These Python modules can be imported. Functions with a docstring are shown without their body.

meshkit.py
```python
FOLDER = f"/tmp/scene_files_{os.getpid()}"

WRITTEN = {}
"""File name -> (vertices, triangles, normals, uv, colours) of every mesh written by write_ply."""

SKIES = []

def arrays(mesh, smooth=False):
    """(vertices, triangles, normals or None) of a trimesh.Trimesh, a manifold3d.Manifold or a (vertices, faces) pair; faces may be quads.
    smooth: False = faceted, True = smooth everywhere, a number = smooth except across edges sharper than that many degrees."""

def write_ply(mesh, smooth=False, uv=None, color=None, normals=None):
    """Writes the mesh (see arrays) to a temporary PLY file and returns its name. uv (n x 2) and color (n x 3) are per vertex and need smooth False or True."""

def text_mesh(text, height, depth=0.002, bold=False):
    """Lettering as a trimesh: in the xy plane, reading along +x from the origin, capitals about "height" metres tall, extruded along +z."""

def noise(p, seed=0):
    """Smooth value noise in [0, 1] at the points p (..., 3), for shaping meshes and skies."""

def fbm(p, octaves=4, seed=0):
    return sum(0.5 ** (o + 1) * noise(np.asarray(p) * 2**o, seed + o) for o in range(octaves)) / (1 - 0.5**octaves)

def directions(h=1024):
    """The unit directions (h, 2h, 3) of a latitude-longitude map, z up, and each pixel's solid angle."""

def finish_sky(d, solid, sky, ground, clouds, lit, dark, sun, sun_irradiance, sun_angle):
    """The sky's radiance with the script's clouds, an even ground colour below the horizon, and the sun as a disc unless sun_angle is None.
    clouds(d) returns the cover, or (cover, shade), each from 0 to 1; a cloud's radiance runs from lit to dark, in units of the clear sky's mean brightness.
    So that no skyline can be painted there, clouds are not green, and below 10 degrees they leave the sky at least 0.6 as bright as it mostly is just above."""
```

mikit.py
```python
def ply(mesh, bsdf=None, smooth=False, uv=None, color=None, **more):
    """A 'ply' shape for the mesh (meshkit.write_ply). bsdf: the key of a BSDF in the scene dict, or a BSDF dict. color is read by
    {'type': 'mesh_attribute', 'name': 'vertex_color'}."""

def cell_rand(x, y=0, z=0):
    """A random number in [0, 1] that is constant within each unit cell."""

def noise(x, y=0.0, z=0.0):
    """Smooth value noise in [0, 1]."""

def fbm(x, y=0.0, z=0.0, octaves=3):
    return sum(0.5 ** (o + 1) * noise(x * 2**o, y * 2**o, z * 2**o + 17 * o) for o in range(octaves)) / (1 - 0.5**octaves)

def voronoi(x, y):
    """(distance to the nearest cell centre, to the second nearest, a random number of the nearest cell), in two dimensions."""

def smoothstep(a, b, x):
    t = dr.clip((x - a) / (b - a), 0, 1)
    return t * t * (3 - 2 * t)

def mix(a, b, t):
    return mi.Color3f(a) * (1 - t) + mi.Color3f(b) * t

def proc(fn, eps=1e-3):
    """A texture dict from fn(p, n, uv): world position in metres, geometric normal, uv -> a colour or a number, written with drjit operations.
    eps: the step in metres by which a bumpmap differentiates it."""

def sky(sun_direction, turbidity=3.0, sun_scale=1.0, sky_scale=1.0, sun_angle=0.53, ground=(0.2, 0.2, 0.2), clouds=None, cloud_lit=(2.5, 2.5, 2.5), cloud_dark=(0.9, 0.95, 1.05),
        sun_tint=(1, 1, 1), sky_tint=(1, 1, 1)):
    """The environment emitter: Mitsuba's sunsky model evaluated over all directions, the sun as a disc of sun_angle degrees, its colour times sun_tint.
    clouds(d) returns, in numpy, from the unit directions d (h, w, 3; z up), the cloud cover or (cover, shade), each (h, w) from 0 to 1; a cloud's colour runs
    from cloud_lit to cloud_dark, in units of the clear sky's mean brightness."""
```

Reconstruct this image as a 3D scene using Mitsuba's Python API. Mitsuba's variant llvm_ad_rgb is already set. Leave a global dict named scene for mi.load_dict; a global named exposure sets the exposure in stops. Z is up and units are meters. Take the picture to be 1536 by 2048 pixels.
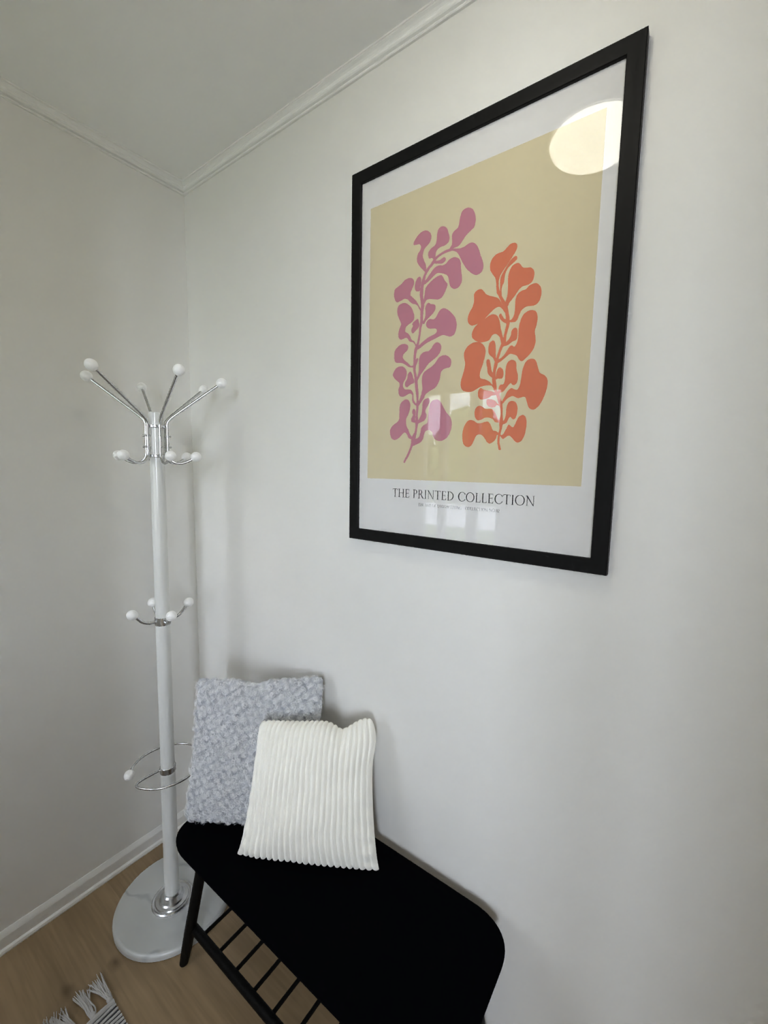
import math, random
import numpy as np, trimesh, mitsuba as mi, drjit as dr
import mikit
from mikit import ply, proc, noise, fbm, smoothstep, mix
from shapely.geometry import Polygon, LineString, Point, box as sbox
from shapely.ops import unary_union
from shapely import affinity
import meshkit
T = mi.ScalarTransform4f
rng = np.random.default_rng(7)
random.seed(7)

# ------------------------------------------------------------------ camera, sky, exposure
# room corner at the origin: poster wall is the plane x=0, left wall the plane y=0, the room lies in x<0, y<0
CAM = np.array([-0.9069, -1.5817, 1.4857]); YAW, PITCH, ROLL, FPX = 0.947, -0.1094, 0.0169, 840.793
_f = np.array([math.sin(YAW) * math.cos(PITCH), math.cos(YAW) * math.cos(PITCH), math.sin(PITCH)])
_r = np.array([math.cos(YAW), -math.sin(YAW), 0.0]); _u = np.cross(_r, _f)
_up = -math.sin(ROLL) * _r + math.cos(ROLL) * _u
scene = {
    'camera': {'type': 'perspective', 'fov': math.degrees(2 * math.atan(768 / FPX)), 'fov_axis': 'x', 'near_clip': 0.02, 'far_clip': 200.0,
               'to_world': T().look_at(origin=CAM.tolist(), target=(CAM + _f).tolist(), up=_up.tolist())},
}
exposure = 0.18
scene['sky'] = mikit.sky((0.6, 0.25, 0.75), turbidity=4.0, sun_scale=8.0, sky_scale=50.0,
                         clouds=lambda d: (np.clip(meshkit.fbm(d * 3.0, 4, 3) * 1.6 - 0.15, 0, 1) * 0.9, 0.25),
                         cloud_lit=(1.9, 1.9, 1.95), cloud_dark=(1.0, 1.03, 1.1), ground=(0.25, 0.25, 0.22))
LAMP_RADIANCE = 16.0
XO, YB, ZC = -1.62, -3.7, 2.498          # opposite wall, far end behind the camera, ceiling

labels = {}
_used = set()
def key_of(name, parent=None):
    k = f'{parent}__{name}' if parent else name
    if k not in _used:
        _used.add(k); return k
    i = 1
    while f'{k}_{i:03d}' in _used: i += 1
    k = f'{k}_{i:03d}'; _used.add(k); return k
def thing(name, label, cat, group=None):
    k = key_of(name); labels[k] = {'label': label, 'category': cat}
    if group: labels[k]['group'] = group
    return k
def obj(name, mesh, mat, parent=None, smooth=False, label=None, **kw):
    k = key_of(name, parent); scene[k] = ply(mesh, mat, smooth=smooth, **kw)
    if label: labels.setdefault(k, {})['label'] = label
    return k
def struct(name, mesh, mat, label=None, smooth=False, parent=None, **kw):
    k = obj(name, mesh, mat, parent, smooth, **kw)
    if parent is None: labels[k] = {'kind': 'structure', **({'label': label} if label else {})}
    return k

# ------------------------------------------------------------------ mesh helpers
def cat(*ms): return trimesh.util.concatenate(list(ms))
def bx(x0, x1, y0, y1, z0, z1):
    m = trimesh.creation.box((abs(x1 - x0), abs(y1 - y0), abs(z1 - z0)))
    m.apply_translation(((x0 + x1) / 2, (y0 + y1) / 2, (z0 + z1) / 2)); return m
def cham(x0, x1, y0, y1, z0, z1, c=0.003):
    "box with chamfered edges (hull of three inset boxes)"
    pts = []
    for a, b, d in ((c, c, 0), (c, 0, c), (0, c, c)):
        for x in (x0 + a, x1 - a):
            for y in (y0 + b, y1 - b):
                for z in (z0 + d, z1 - d): pts.append((x, y, z))
    return trimesh.Trimesh(*(lambda h: (h.vertices, h.faces))(trimesh.convex.convex_hull(np.array(pts))))
def tube(path, r, sides=12, closed=False, caps=True):
    p = np.asarray(path, float); n = len(p); rr = np.broadcast_to(r, (n,))
    t = np.gradient(p, axis=0) if not closed else np.roll(p, -1, 0) - np.roll(p, 1, 0)
    t /= np.linalg.norm(t, axis=1, keepdims=True) + 1e-12
    a = np.zeros_like(p); ref = np.array([0, 0, 1.0]) if abs(t[0, 2]) < 0.9 else np.array([1.0, 0, 0])
    a[0] = np.cross(t[0], ref); a[0] /= np.linalg.norm(a[0])
    for i in range(1, n):
        v = a[i - 1] - t[i] * (a[i - 1] @ t[i]); a[i] = v / (np.linalg.norm(v) + 1e-12)
    b = np.cross(t, a); ang = np.arange(sides) * 2 * np.pi / sides
    v = p[:, None] + rr[:, None, None] * (np.cos(ang)[None, :, None] * a[:, None] + np.sin(ang)[None, :, None] * b[:, None])
    m = n if closed else n - 1
    i, j = np.meshgrid(np.arange(m), np.arange(sides), indexing='ij'); i2 = (i + 1) % n; j2 = (j + 1) % sides
    q = np.stack([i * sides + j, i * sides + j2, i2 * sides + j2, i2 * sides + j], -1).reshape(-1, 4)
    f = np.vstack([q[:, [0, 1, 2]], q[:, [0, 2, 3]]]); v = v.reshape(-1, 3)
    if caps and not closed:
        k = len(v); v = np.vstack([v, p[0], p[-1]]); jj = np.arange(sides); e = (n - 1) * sides
        f = np.vstack([f, np.stack([jj * 0 + k, (jj + 1) % sides, jj], 1), np.stack([jj * 0 + k + 1, e + jj, e + (jj + 1) % sides], 1)])
    return trimesh.Trimesh(v, f, process=False)
def lathe(profile, sides=48):
    "profile: (r, z) pairs from the axis bottom to the axis top"
    m = trimesh.creation.revolve(np.array(profile, float), sections=sides)
    return m
def spline(pts, n=8, closed=False):
    p = np.asarray(pts, float)
    if closed: q = np.vstack([p[-1:], p, p[:2]])
    else: q = np.vstack([2 * p[0] - p[1], p, 2 * p[-1] - p[-2]])
    out = []; t = np.linspace(0, 1, n, endpoint=False)[:, None]
    for i in range(1, len(q) - 2):
        p0, p1, p2, p3 = q[i - 1], q[i], q[i + 1], q[i + 2]
        out.append(0.5 * (2 * p1 + (p2 - p0) * t + (2 * p0 - 5 * p1 + 4 * p2 - p3) * t ** 2 + (3 * p1 - p0 - 3 * p2 + p3) * t ** 3))
    if not closed: out.append(p[-1:])
    return np.vstack(out)
def extrude(poly, h):
    gs = [g for g in getattr(poly, 'geoms', [poly]) if g.geom_type == 'Polygon' and g.area > 1e-9]
    return cat(*[trimesh.creation.extrude_polygon(g, h, engine='earcut') for g in gs])
def run_profile(prof, axis, a, b, miter_a=0, miter_b=0, wall=0.0, sgn=-1):
    "profile (p off the wall, z) extruded along a wall; mitre factors shift the ends by p. axis 'y': wall is x=wall; axis 'x': wall is y=wall"
    n = len(prof); V = []
    for e, mt in ((a, miter_a), (b, miter_b)):
        for p, z in prof:
            s = e + mt * p
            V.append((wall + sgn * p, s, z) if axis == 'y' else (s, wall + sgn * p, z))
    F = []
    for i in range(n):
        j = (i + 1) % n; F += [(i, j, n + j), (i, n + j, n + i)]
    cap = trimesh.creation.triangulate_polygon(Polygon(prof), engine='earcut')
    cv, cf = cap
    # earcut keeps the vertex order of the ring
    F += [tuple(t) for t in cf] + [tuple(n + np.array(t)[::-1]) for t in cf]
    m = trimesh.Trimesh(np.array(V), np.array(F), process=False); m.fix_normals(); return m

# ------------------------------------------------------------------ materials
def mat(name, d): scene[name] = d; return name
def rgb(*c): return {'type': 'rgb', 'value': list(c)}
def principled(col, rough=0.6, spec=0.5, **k):
    return {'type': 'twosided', 'bsdf': {'type': 'principled', 'base_color': col if isinstance(col, dict) else rgb(*col), 'roughness': rough, 'specular': spec, **k}}
def bumped(inner, fn, scale=1.0, eps=1e-3):
    return {'type': 'twosided', 'bsdf': {'type': 'bumpmap', 'arbitrary': {'type': 'proc'} if False else proc(fn, eps), 'scale': scale, 'bsdf': inner['bsdf']}}

mat('m_wall', bumped(principled((0.765, 0.755, 0.722), 0.5, 0.35), lambda p, n, uv: 0.0003 * fbm(p.x * 240, p.y * 240, p.z * 240, 2), 1.0, 5e-4))
mat('m_ceiling', bumped(principled((0.85, 0.85, 0.84), 0.9, 0.1), lambda p, n, uv: 0.0006 * fbm(p.x * 160, p.y * 160, 0, 2), 1.0, 8e-4))
mat('m_trim', principled((0.80, 0.80, 0.78), 0.42, 0.45))
def floor_col(p, n, uv):
    pl_ = dr.floor(p.x / 0.19); r = mikit.cell_rand(pl_, 3)
    g = fbm(p.x * 26 + 9 * r, p.y * 3.2 + 31 * r, 0, 4); f2 = fbm(p.x * 160, p.y * 9 + 7 * r, 1, 3)
    c = mix(mi.Color3f(*(0.185, 0.128, 0.068)), mi.Color3f(*(0.255, 0.18, 0.10)), smoothstep(0.25, 0.8, 0.65 * g + 0.35 * f2))
    d1, _, w = mikit.voronoi(p.x / 0.19, p.y / 0.33)
    k = smoothstep(0.11, 0.0, d1 * (0.7 + 0.6 * noise(p.x * 60, p.y * 40))) * smoothstep(0.25, 0.5, w)
    c = mix(c, mi.Color3f(0.10, 0.062, 0.03), 0.75 * k)
    halo = smoothstep(0.45, 0.1, d1) * smoothstep(0.25, 0.5, w)
    return mix(c, c * 0.72, 0.5 * halo)
mat('m_floor', principled(proc(floor_col), 0.5, 0.35))
mat('m_frame', bumped(principled((0.0045, 0.0045, 0.0045), 0.5, 0.12), lambda p, n, uv: 0.0006 * fbm(p.y * 12 + 3 * noise(p.y * 9, p.z * 5), p.z * 90, 0, 3), 1.0, 1e-3))
mat('m_frame_v', bumped(principled((0.0045, 0.0045, 0.0045), 0.5, 0.12), lambda p, n, uv: 0.0007 * fbm(p.y * 110 + 4 * noise(p.y * 14, p.z * 6), p.z * 7, 0, 3), 1.0, 1e-3))
mat('m_paper', principled((0.67, 0.66, 0.65), 0.8, 0.1))
mat('m_field', principled((0.585,0.515,0.345), 0.8, 0.1))
mat('m_purple', principled((0.45, 0.185, 0.24), 0.8, 0.1))
mat('m_orange', principled((0.56, 0.165, 0.092), 0.8, 0.1))
mat('m_ink', principled((0.02, 0.02, 0.022), 0.8, 0.1))
mat('m_glass', {'type': 'dielectric', 'int_ior': 1.5, 'ext_ior': 1.0})
mat('m_pane', {'type': 'thindielectric', 'int_ior': 1.5, 'ext_ior': 1.0})
mat('m_acrylic', {'type': 'thindielectric', 'int_ior': 1.31, 'ext_ior': 1.0})
mat('m_chrome', {'type': 'twosided', 'bsdf': {'type': 'roughconductor', 'material': 'none', 'specular_reflectance': rgb(0.62, 0.63, 0.635), 'alpha': 0.05, 'distribution': 'ggx'}})
mat('m_white_lacquer', principled((0.66, 0.665, 0.64), 0.22, 0.5))
mat('m_knob', principled((0.90, 0.90, 0.89), 0.3, 0.5))
def marble_col(p, n, uv):
    w = fbm(p.x * 5, p.y * 5, 2, 4)
    v = dr.abs(dr.sin((p.x * 0.75 + p.y * 0.55) * 26 + 7 * w)); s = smoothstep(0.35, 0.0, v) * smoothstep(0.35, 0.7, fbm(p.x * 9 + 4, p.y * 9, 5, 3))
    return mix(mix(mi.Color3f(0.58, 0.59, 0.575), mi.Color3f(0.45, 0.465, 0.455), w), mi.Color3f(0.31, 0.325, 0.325), 0.7 * s)
mat('m_marble', principled(proc(marble_col), 0.28, 0.5))
mat('m_bench_wood', principled((0.003, 0.0028, 0.0026), 0.5, 0.08))
mat('m_bench_seat', principled((0.0010, 0.0011, 0.0016), 1.0, 0.02))
mat('m_plush', principled({'type': 'mesh_attribute', 'name': 'vertex_color'}, 0.95, 0.05, sheen=0.5))
mat('m_curl_a', principled((0.92, 0.925, 0.93), 0.9, 0.1, sheen=0.4))
mat('m_curl_b', principled((0.42, 0.435, 0.46), 0.9, 0.1, sheen=0.4))
mat('m_cord_cushion', bumped(principled((0.86, 0.845, 0.78), 0.95, 0.05, sheen=0.5), lambda p, n, uv: 0.0009 * fbm(p.x * 420, p.y * 420, p.z * 420, 2), 1.0, 4e-4))
mat('m_rug_white', principled((0.42, 0.41, 0.395), 0.95, 0.05))
mat('m_rug_dark', principled((0.045, 0.046, 0.05), 0.95, 0.05))
mat('m_door', principled((0.72, 0.72, 0.70), 0.4, 0.4))
mat('m_lamp_base', principled((0.82, 0.82, 0.80), 0.4, 0.4))
mat('m_leaf', principled(proc(lambda p, n, uv: mix(mi.Color3f(0.03, 0.06, 0.02), mi.Color3f(0.10, 0.15, 0.05), fbm(p.x * 5, p.y * 5, p.z * 5, 3))), 0.8, 0.2))
mat('m_bark', principled((0.09, 0.07, 0.05), 0.9, 0.1))
mat('m_lawn', principled(proc(lambda p, n, uv: mix(mi.Color3f(0.06, 0.09, 0.03), mi.Color3f(0.11, 0.14, 0.06), fbm(p.x * 2, p.y * 2, 0, 3))), 0.9, 0.1))
mat('m_path', principled(proc(lambda p, n, uv: mix(mi.Color3f(0.45, 0.44, 0.42), mi.Color3f(0.60, 0.59, 0.57), fbm(p.x * 3, p.y * 3, 0, 3))), 0.9, 0.1))

# ------------------------------------------------------------------ the room
struct('wall_right', bx(0, 0.15, YB, 0.15, -0.05, ZC + 0.1), 'm_wall', 'white painted wall on the right that carries the framed poster')
struct('wall_left', bx(XO - 0.15, 0, 0, 0.15, -0.05, ZC + 0.1), 'm_wall', 'white painted wall on the left behind the coat stand')
struct('wall_back', bx(XO - 0.15, 0.15, YB - 0.15, YB, -0.05, ZC + 0.1), 'm_wall')
# opposite wall with a glazed entrance door next to the corner and a window further back
DY0, DY1, DZ = -0.80, -0.03, 2.06
OY0, OY1, OZ = (-2.37,-1.49,2.06)            # open doorway to the next room
def wall_with_holes(x0, x1, holes):
    ys = sorted({YB, 0.0, *[h[0] for h in holes], *[h[1] for h in holes]}); ms = []
    for a, b in zip(ys[:-1], ys[1:]):
        hs = [h for h in holes if h[0] <= a + 1e-6 and h[1] >= b - 1e-6]
        z = -0.05
        for h in sorted(hs, key=lambda h: h[2]):
            if h[2] > z: ms.append(bx(x0, x1, a, b, z, h[2]))
            z = h[3]
        ms.append(bx(x0, x1, a, b, z, ZC + 0.1))
    return cat(*ms)
struct('wall_opposite', wall_with_holes(XO - 0.15, XO, [(DY0, DY1, 0.0, DZ), (OY0, OY1, 0.0, OZ)]), 'm_wall')
struct('floor', bx(XO - 0.15, 0.15, YB - 0.15, 0.15, -0.06, 0), 'm_floor', 'brown oak-coloured wooden floor with faint knots')
struct('ceiling', bx(XO - 0.15, 0.15, YB - 0.15, 0.15, ZC, ZC + 0.15), 'm_ceiling', 'plain pale ceiling')
# cornice: small bead on the wall, then a cove and an ogee up to the ceiling
ZK = 2.456
CORN = [(0, ZK), (0.0055, ZK), (0.0068, ZK + 0.0025), (0.0060, ZK + 0.0060), (0.0018, ZK + 0.0075), (0.0018, ZK + 0.0092), (0.0078, ZK + 0.0115), (0.0092, ZK + 0.0150), (0.0088, ZK + 0.0185),
        (0.0068, ZK + 0.0210), (0.0058, ZK + 0.0240), (0.0066, ZK + 0.0275), (0.0098, ZK + 0.0315), (0.0140, ZK + 0.0345), (0.0150, ZK + 0.0362), (0.0142, ZK + 0.0372), (0.0165, ZK + 0.0380), (0.0165, ZC), (0, ZC)]
struct('trim_1', run_profile(CORN, 'y', YB, 0.0, 1, -1), 'm_trim', 'narrow white moulded cornice above the poster wall')
struct('trim_2', run_profile(CORN, 'x', XO, 0.0, 1, -1), 'm_trim', 'narrow white moulded cornice above the left wall')
struct('trim_3', run_profile(CORN, 'y', YB, 0.0, 1, -1, wall=XO, sgn=1), 'm_trim')
struct('trim_4', run_profile(CORN, 'x', XO, 0.0, 1, -1, wall=YB, sgn=1), 'm_trim')
BASE = [(0, 0), (0.019, 0), (0.0195, 0.004), (0.017, 0.010), (0.0125, 0.0135), (0.0110, 0.0145), (0.0110, 0.0470), (0.0090, 0.0520), (0.0045, 0.0600), (0.0025, 0.0635), (0, 0.064)]
struct('baseboard_right', run_profile(BASE, 'y', YB, 0.0, 1, -1), 'm_trim', 'low white baseboard along the poster wall behind the bench')
struct('baseboard_left', run_profile(BASE, 'x', XO, 0.0, 1, -1), 'm_trim', 'low white baseboard along the left wall')
struct('baseboard_opposite', cat(run_profile(BASE, 'y', YB, DY0 - 0.06, 1, 0, wall=XO, sgn=1)), 'm_trim')
struct('baseboard_back', run_profile(BASE, 'x', XO, 0.0, 1, -1, wall=YB, sgn=1), 'm_trim')

# entrance door with three tall narrow lights (seen only as a reflection in the poster's glass)
LIGHTS = [(-0.625, -0.492), (-0.425, -0.262), (-0.215, -0.100)]; LZ0, LZ1 = 0.98, 1.965
def door_leaf():
    x0, x1 = XO - 0.07, XO - 0.025
    ys = [DY0 + 0.05, *[v for l in LIGHTS for v in l], DY1 - 0.03]
    ms = [bx(x0, x1, a, b, 0.012, DZ - 0.05) for a, b in zip(ys[0::2], ys[1::2])]
    for a, b in LIGHTS: ms += [bx(x0, x1, a, b, 0.012, LZ0), bx(x0, x1, a, b, LZ1, DZ - 0.05)]
    return cat(*ms)
d = struct('door_1', door_leaf(), 'm_door', 'white entrance door with three narrow glass lights, seen mirrored in the poster glass')
obj('door_frame', cat(bx(XO - 0.12, XO + 0.012, DY0, DY0 + 0.048, 0, DZ), bx(XO - 0.12, XO + 0.012, DY1 - 0.028, DY1, 0, DZ), bx(XO - 0.12, XO + 0.012, DY0, DY1, DZ - 0.048, DZ)), 'm_door', d)
for a, b in LIGHTS: obj('pane', trimesh.Trimesh([(XO - 0.048, a, LZ0), (XO - 0.048, b, LZ0), (XO - 0.048, b, LZ1), (XO - 0.048, a, LZ1)], [(0, 1, 2), (0, 2, 3)], process=False), 'm_pane', d)
obj('handle', cat(tube([(XO - 0.026, DY0 + 0.11, 1.0), (XO + 0.03, DY0 + 0.11, 1.0), (XO + 0.034, DY0 + 0.12, 1.0), (XO + 0.034, DY0 + 0.22, 1.0)], 0.009)), 'm_chrome', d, smooth=40)
# the next room, reached through an open doorway behind the camera: its window is the main daylight
for n_, v_ in (('left', (OY0 - 0.07, OY0, 0, OZ + 0.07)), ('right', (OY1, OY1 + 0.07, 0, OZ + 0.07)), ('top', (OY0, OY1, OZ, OZ + 0.07))):
    struct('trim_' + {'left': '5', 'right': '6', 'top': '7'}[n_], bx(XO - 0.002, XO + 0.014, *v_), 'm_trim')
NX, NY0, NY1 = -3.0, -5.0, -1.10
WY0, WY1, WZ0, WZ1 = (-3.25,-2.75,1.25,2.35)
def wall_x(x0, x1, y0, y1, hole):
    a, b, c, e = hole
    return cat(bx(x0, x1, y0, a, -0.05, ZC + 0.1), bx(x0, x1, b, y1, -0.05, ZC + 0.1), bx(x0, x1, a, b, -0.05, c), bx(x0, x1, a, b, e, ZC + 0.1))
struct('wall_next_room', cat(wall_x(NX - 0.15, NX, NY0 - 0.1, NY1 + 0.1, (WY0, WY1, WZ0, WZ1)), bx(NX, XO - 0.15, NY1, NY1 + 0.1, -0.05, ZC + 0.1), bx(NX, XO - 0.15, NY0 - 0.1, NY0, -0.05, ZC + 0.1), bx(XO - 0.15, XO, NY0 - 0.1, YB - 0.15, -0.05, ZC + 0.1)), 'm_wall')
struct('floor_next_room', bx(NX, XO - 0.15, NY0, NY1, -0.06, 0), 'm_floor')
struct('ceiling_next_room', bx(NX - 0.15, XO - 0.15, NY0 - 0.1, NY1 + 0.1, ZC, ZC + 0.15), 'm_ceiling')
w = struct('window_1', cat(*[bx(NX - 0.11, NX - 0.05, *v) for v in ((WY0, WY0 + 0.05, WZ0, WZ1), (WY1 - 0.05, WY1, WZ0, WZ1), (WY0, WY1, WZ0, WZ0 + 0.05), (WY0, WY1, WZ1 - 0.05, WZ1), ((WY0 + WY1) / 2 - 0.03, (WY0 + WY1) / 2 + 0.03, WZ0, WZ1))]), 'm_door')
obj('sill', cham(NX - 0.06, NX + 0.10, WY0 - 0.03, WY1 + 0.03, WZ0 - 0.025, WZ0), 'm_door', w)
for a, b in ((WY0 + 0.05, (WY0 + WY1) / 2 - 0.03), ((WY0 + WY1) / 2 + 0.03, WY1 - 0.05)):      # daylit frosted panes
    k = obj('pane', trimesh.Trimesh([(NX - 0.08, a, WZ0 + 0.05), (NX - 0.08, b, WZ0 + 0.05), (NX - 0.08, b, WZ1 - 0.05), (NX - 0.08, a, WZ1 - 0.05)], [(0, 1, 2), (0, 2, 3)], process=False), 'm_door', w)
    scene[k]['emitter'] = {'type': 'area', 'radiance': rgb(*[63.0 * c for c in (0.88,0.965,1.11)])}

# outside: lawn, pale drive, trees
struct('lawn', cat(bx(-60, -3.0 - 0.2, -40, 40, -0.5, -0.3), bx(-3.0 - 0.2, XO - 0.15, -1.0, 40, -0.5, -0.3)), 'm_lawn')
struct('garden_path', bx(-17.5, -10.5, -40, 40, -0.31, -0.285), 'm_path')
def blob(c, r, seed):
    m = trimesh.creation.icosphere(4); v = m.vertices
    k = 1 + 0.5 * (meshkit.fbm(v * 2.2 + seed, 3, seed) - 0.5) + 0.25 * (meshkit.fbm(v * 9 + seed, 2, seed + 5) - 0.5)
    m.vertices = v * k[:, None] * np.array(r) + np.array(c); return m
for i, (x, y, h, r) in enumerate(((-19.6, 3.2, 2.9, 1.9), (-19.4, 7.6, 3.4, 1.9), (-19.8, 12.1, 3.3, 1.9), (-25.5, 5.6, 3.6, 2.1), (-25.2, 10.6, 4.3, 2.1), (-25.6, 15.6, 3.9, 2.1))):
    t = thing('garden_tree', 'dark green bushy tree in the garden beyond the entrance door', 'tree', 'trees beyond the garden path')
    obj('crown', blob((x, y, h * 0.55), (r * 0.8, r, h * 0.55 + 0.55), i + 1), 'm_leaf', t, smooth=True)
    obj('trunk', tube([(x, y, -0.31), (x, y, 0.2), (x, y, h * 0.5)], [0.18, 0.15, 0.1], 10), 'm_bark', t, smooth=40)

# ceiling lamp: flush opal dome (mirrored in the poster's glass)
LX, LY, LR, LH = (-0.601,-1.277,0.129,0.063)
t = thing('ceiling_lamp', 'round opal flush ceiling lamp, glowing white, mirrored in the top right of the poster glass', 'lamp')
base = lathe([(0, 0), (LR + 0.006, 0), (LR + 0.008, -0.010), (LR + 0.004, -0.022), (0, -0.022)][::-1], 64); base.apply_translation((LX, LY, ZC))
base.fix_normals(); obj('base_ring', base, 'm_lamp_base', t, smooth=40)
a = np.linspace(0, np.pi / 2, 14)
dome = lathe([(LR * np.sin(q) ** 0.85 if q > 0 else 0, -0.0225 - LH * np.cos(q)) for q in a] + [(0, -0.0225)], 64); dome.fix_normals(); dome.apply_translation((LX, LY, ZC))
k = obj('diffuser', dome, 'm_lamp_base', t, smooth=True); scene[k]['emitter'] = {'type': 'area', 'radiance': rgb(*[LAMP_RADIANCE * c for c in (1.0,0.96,0.82)])}

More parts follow.
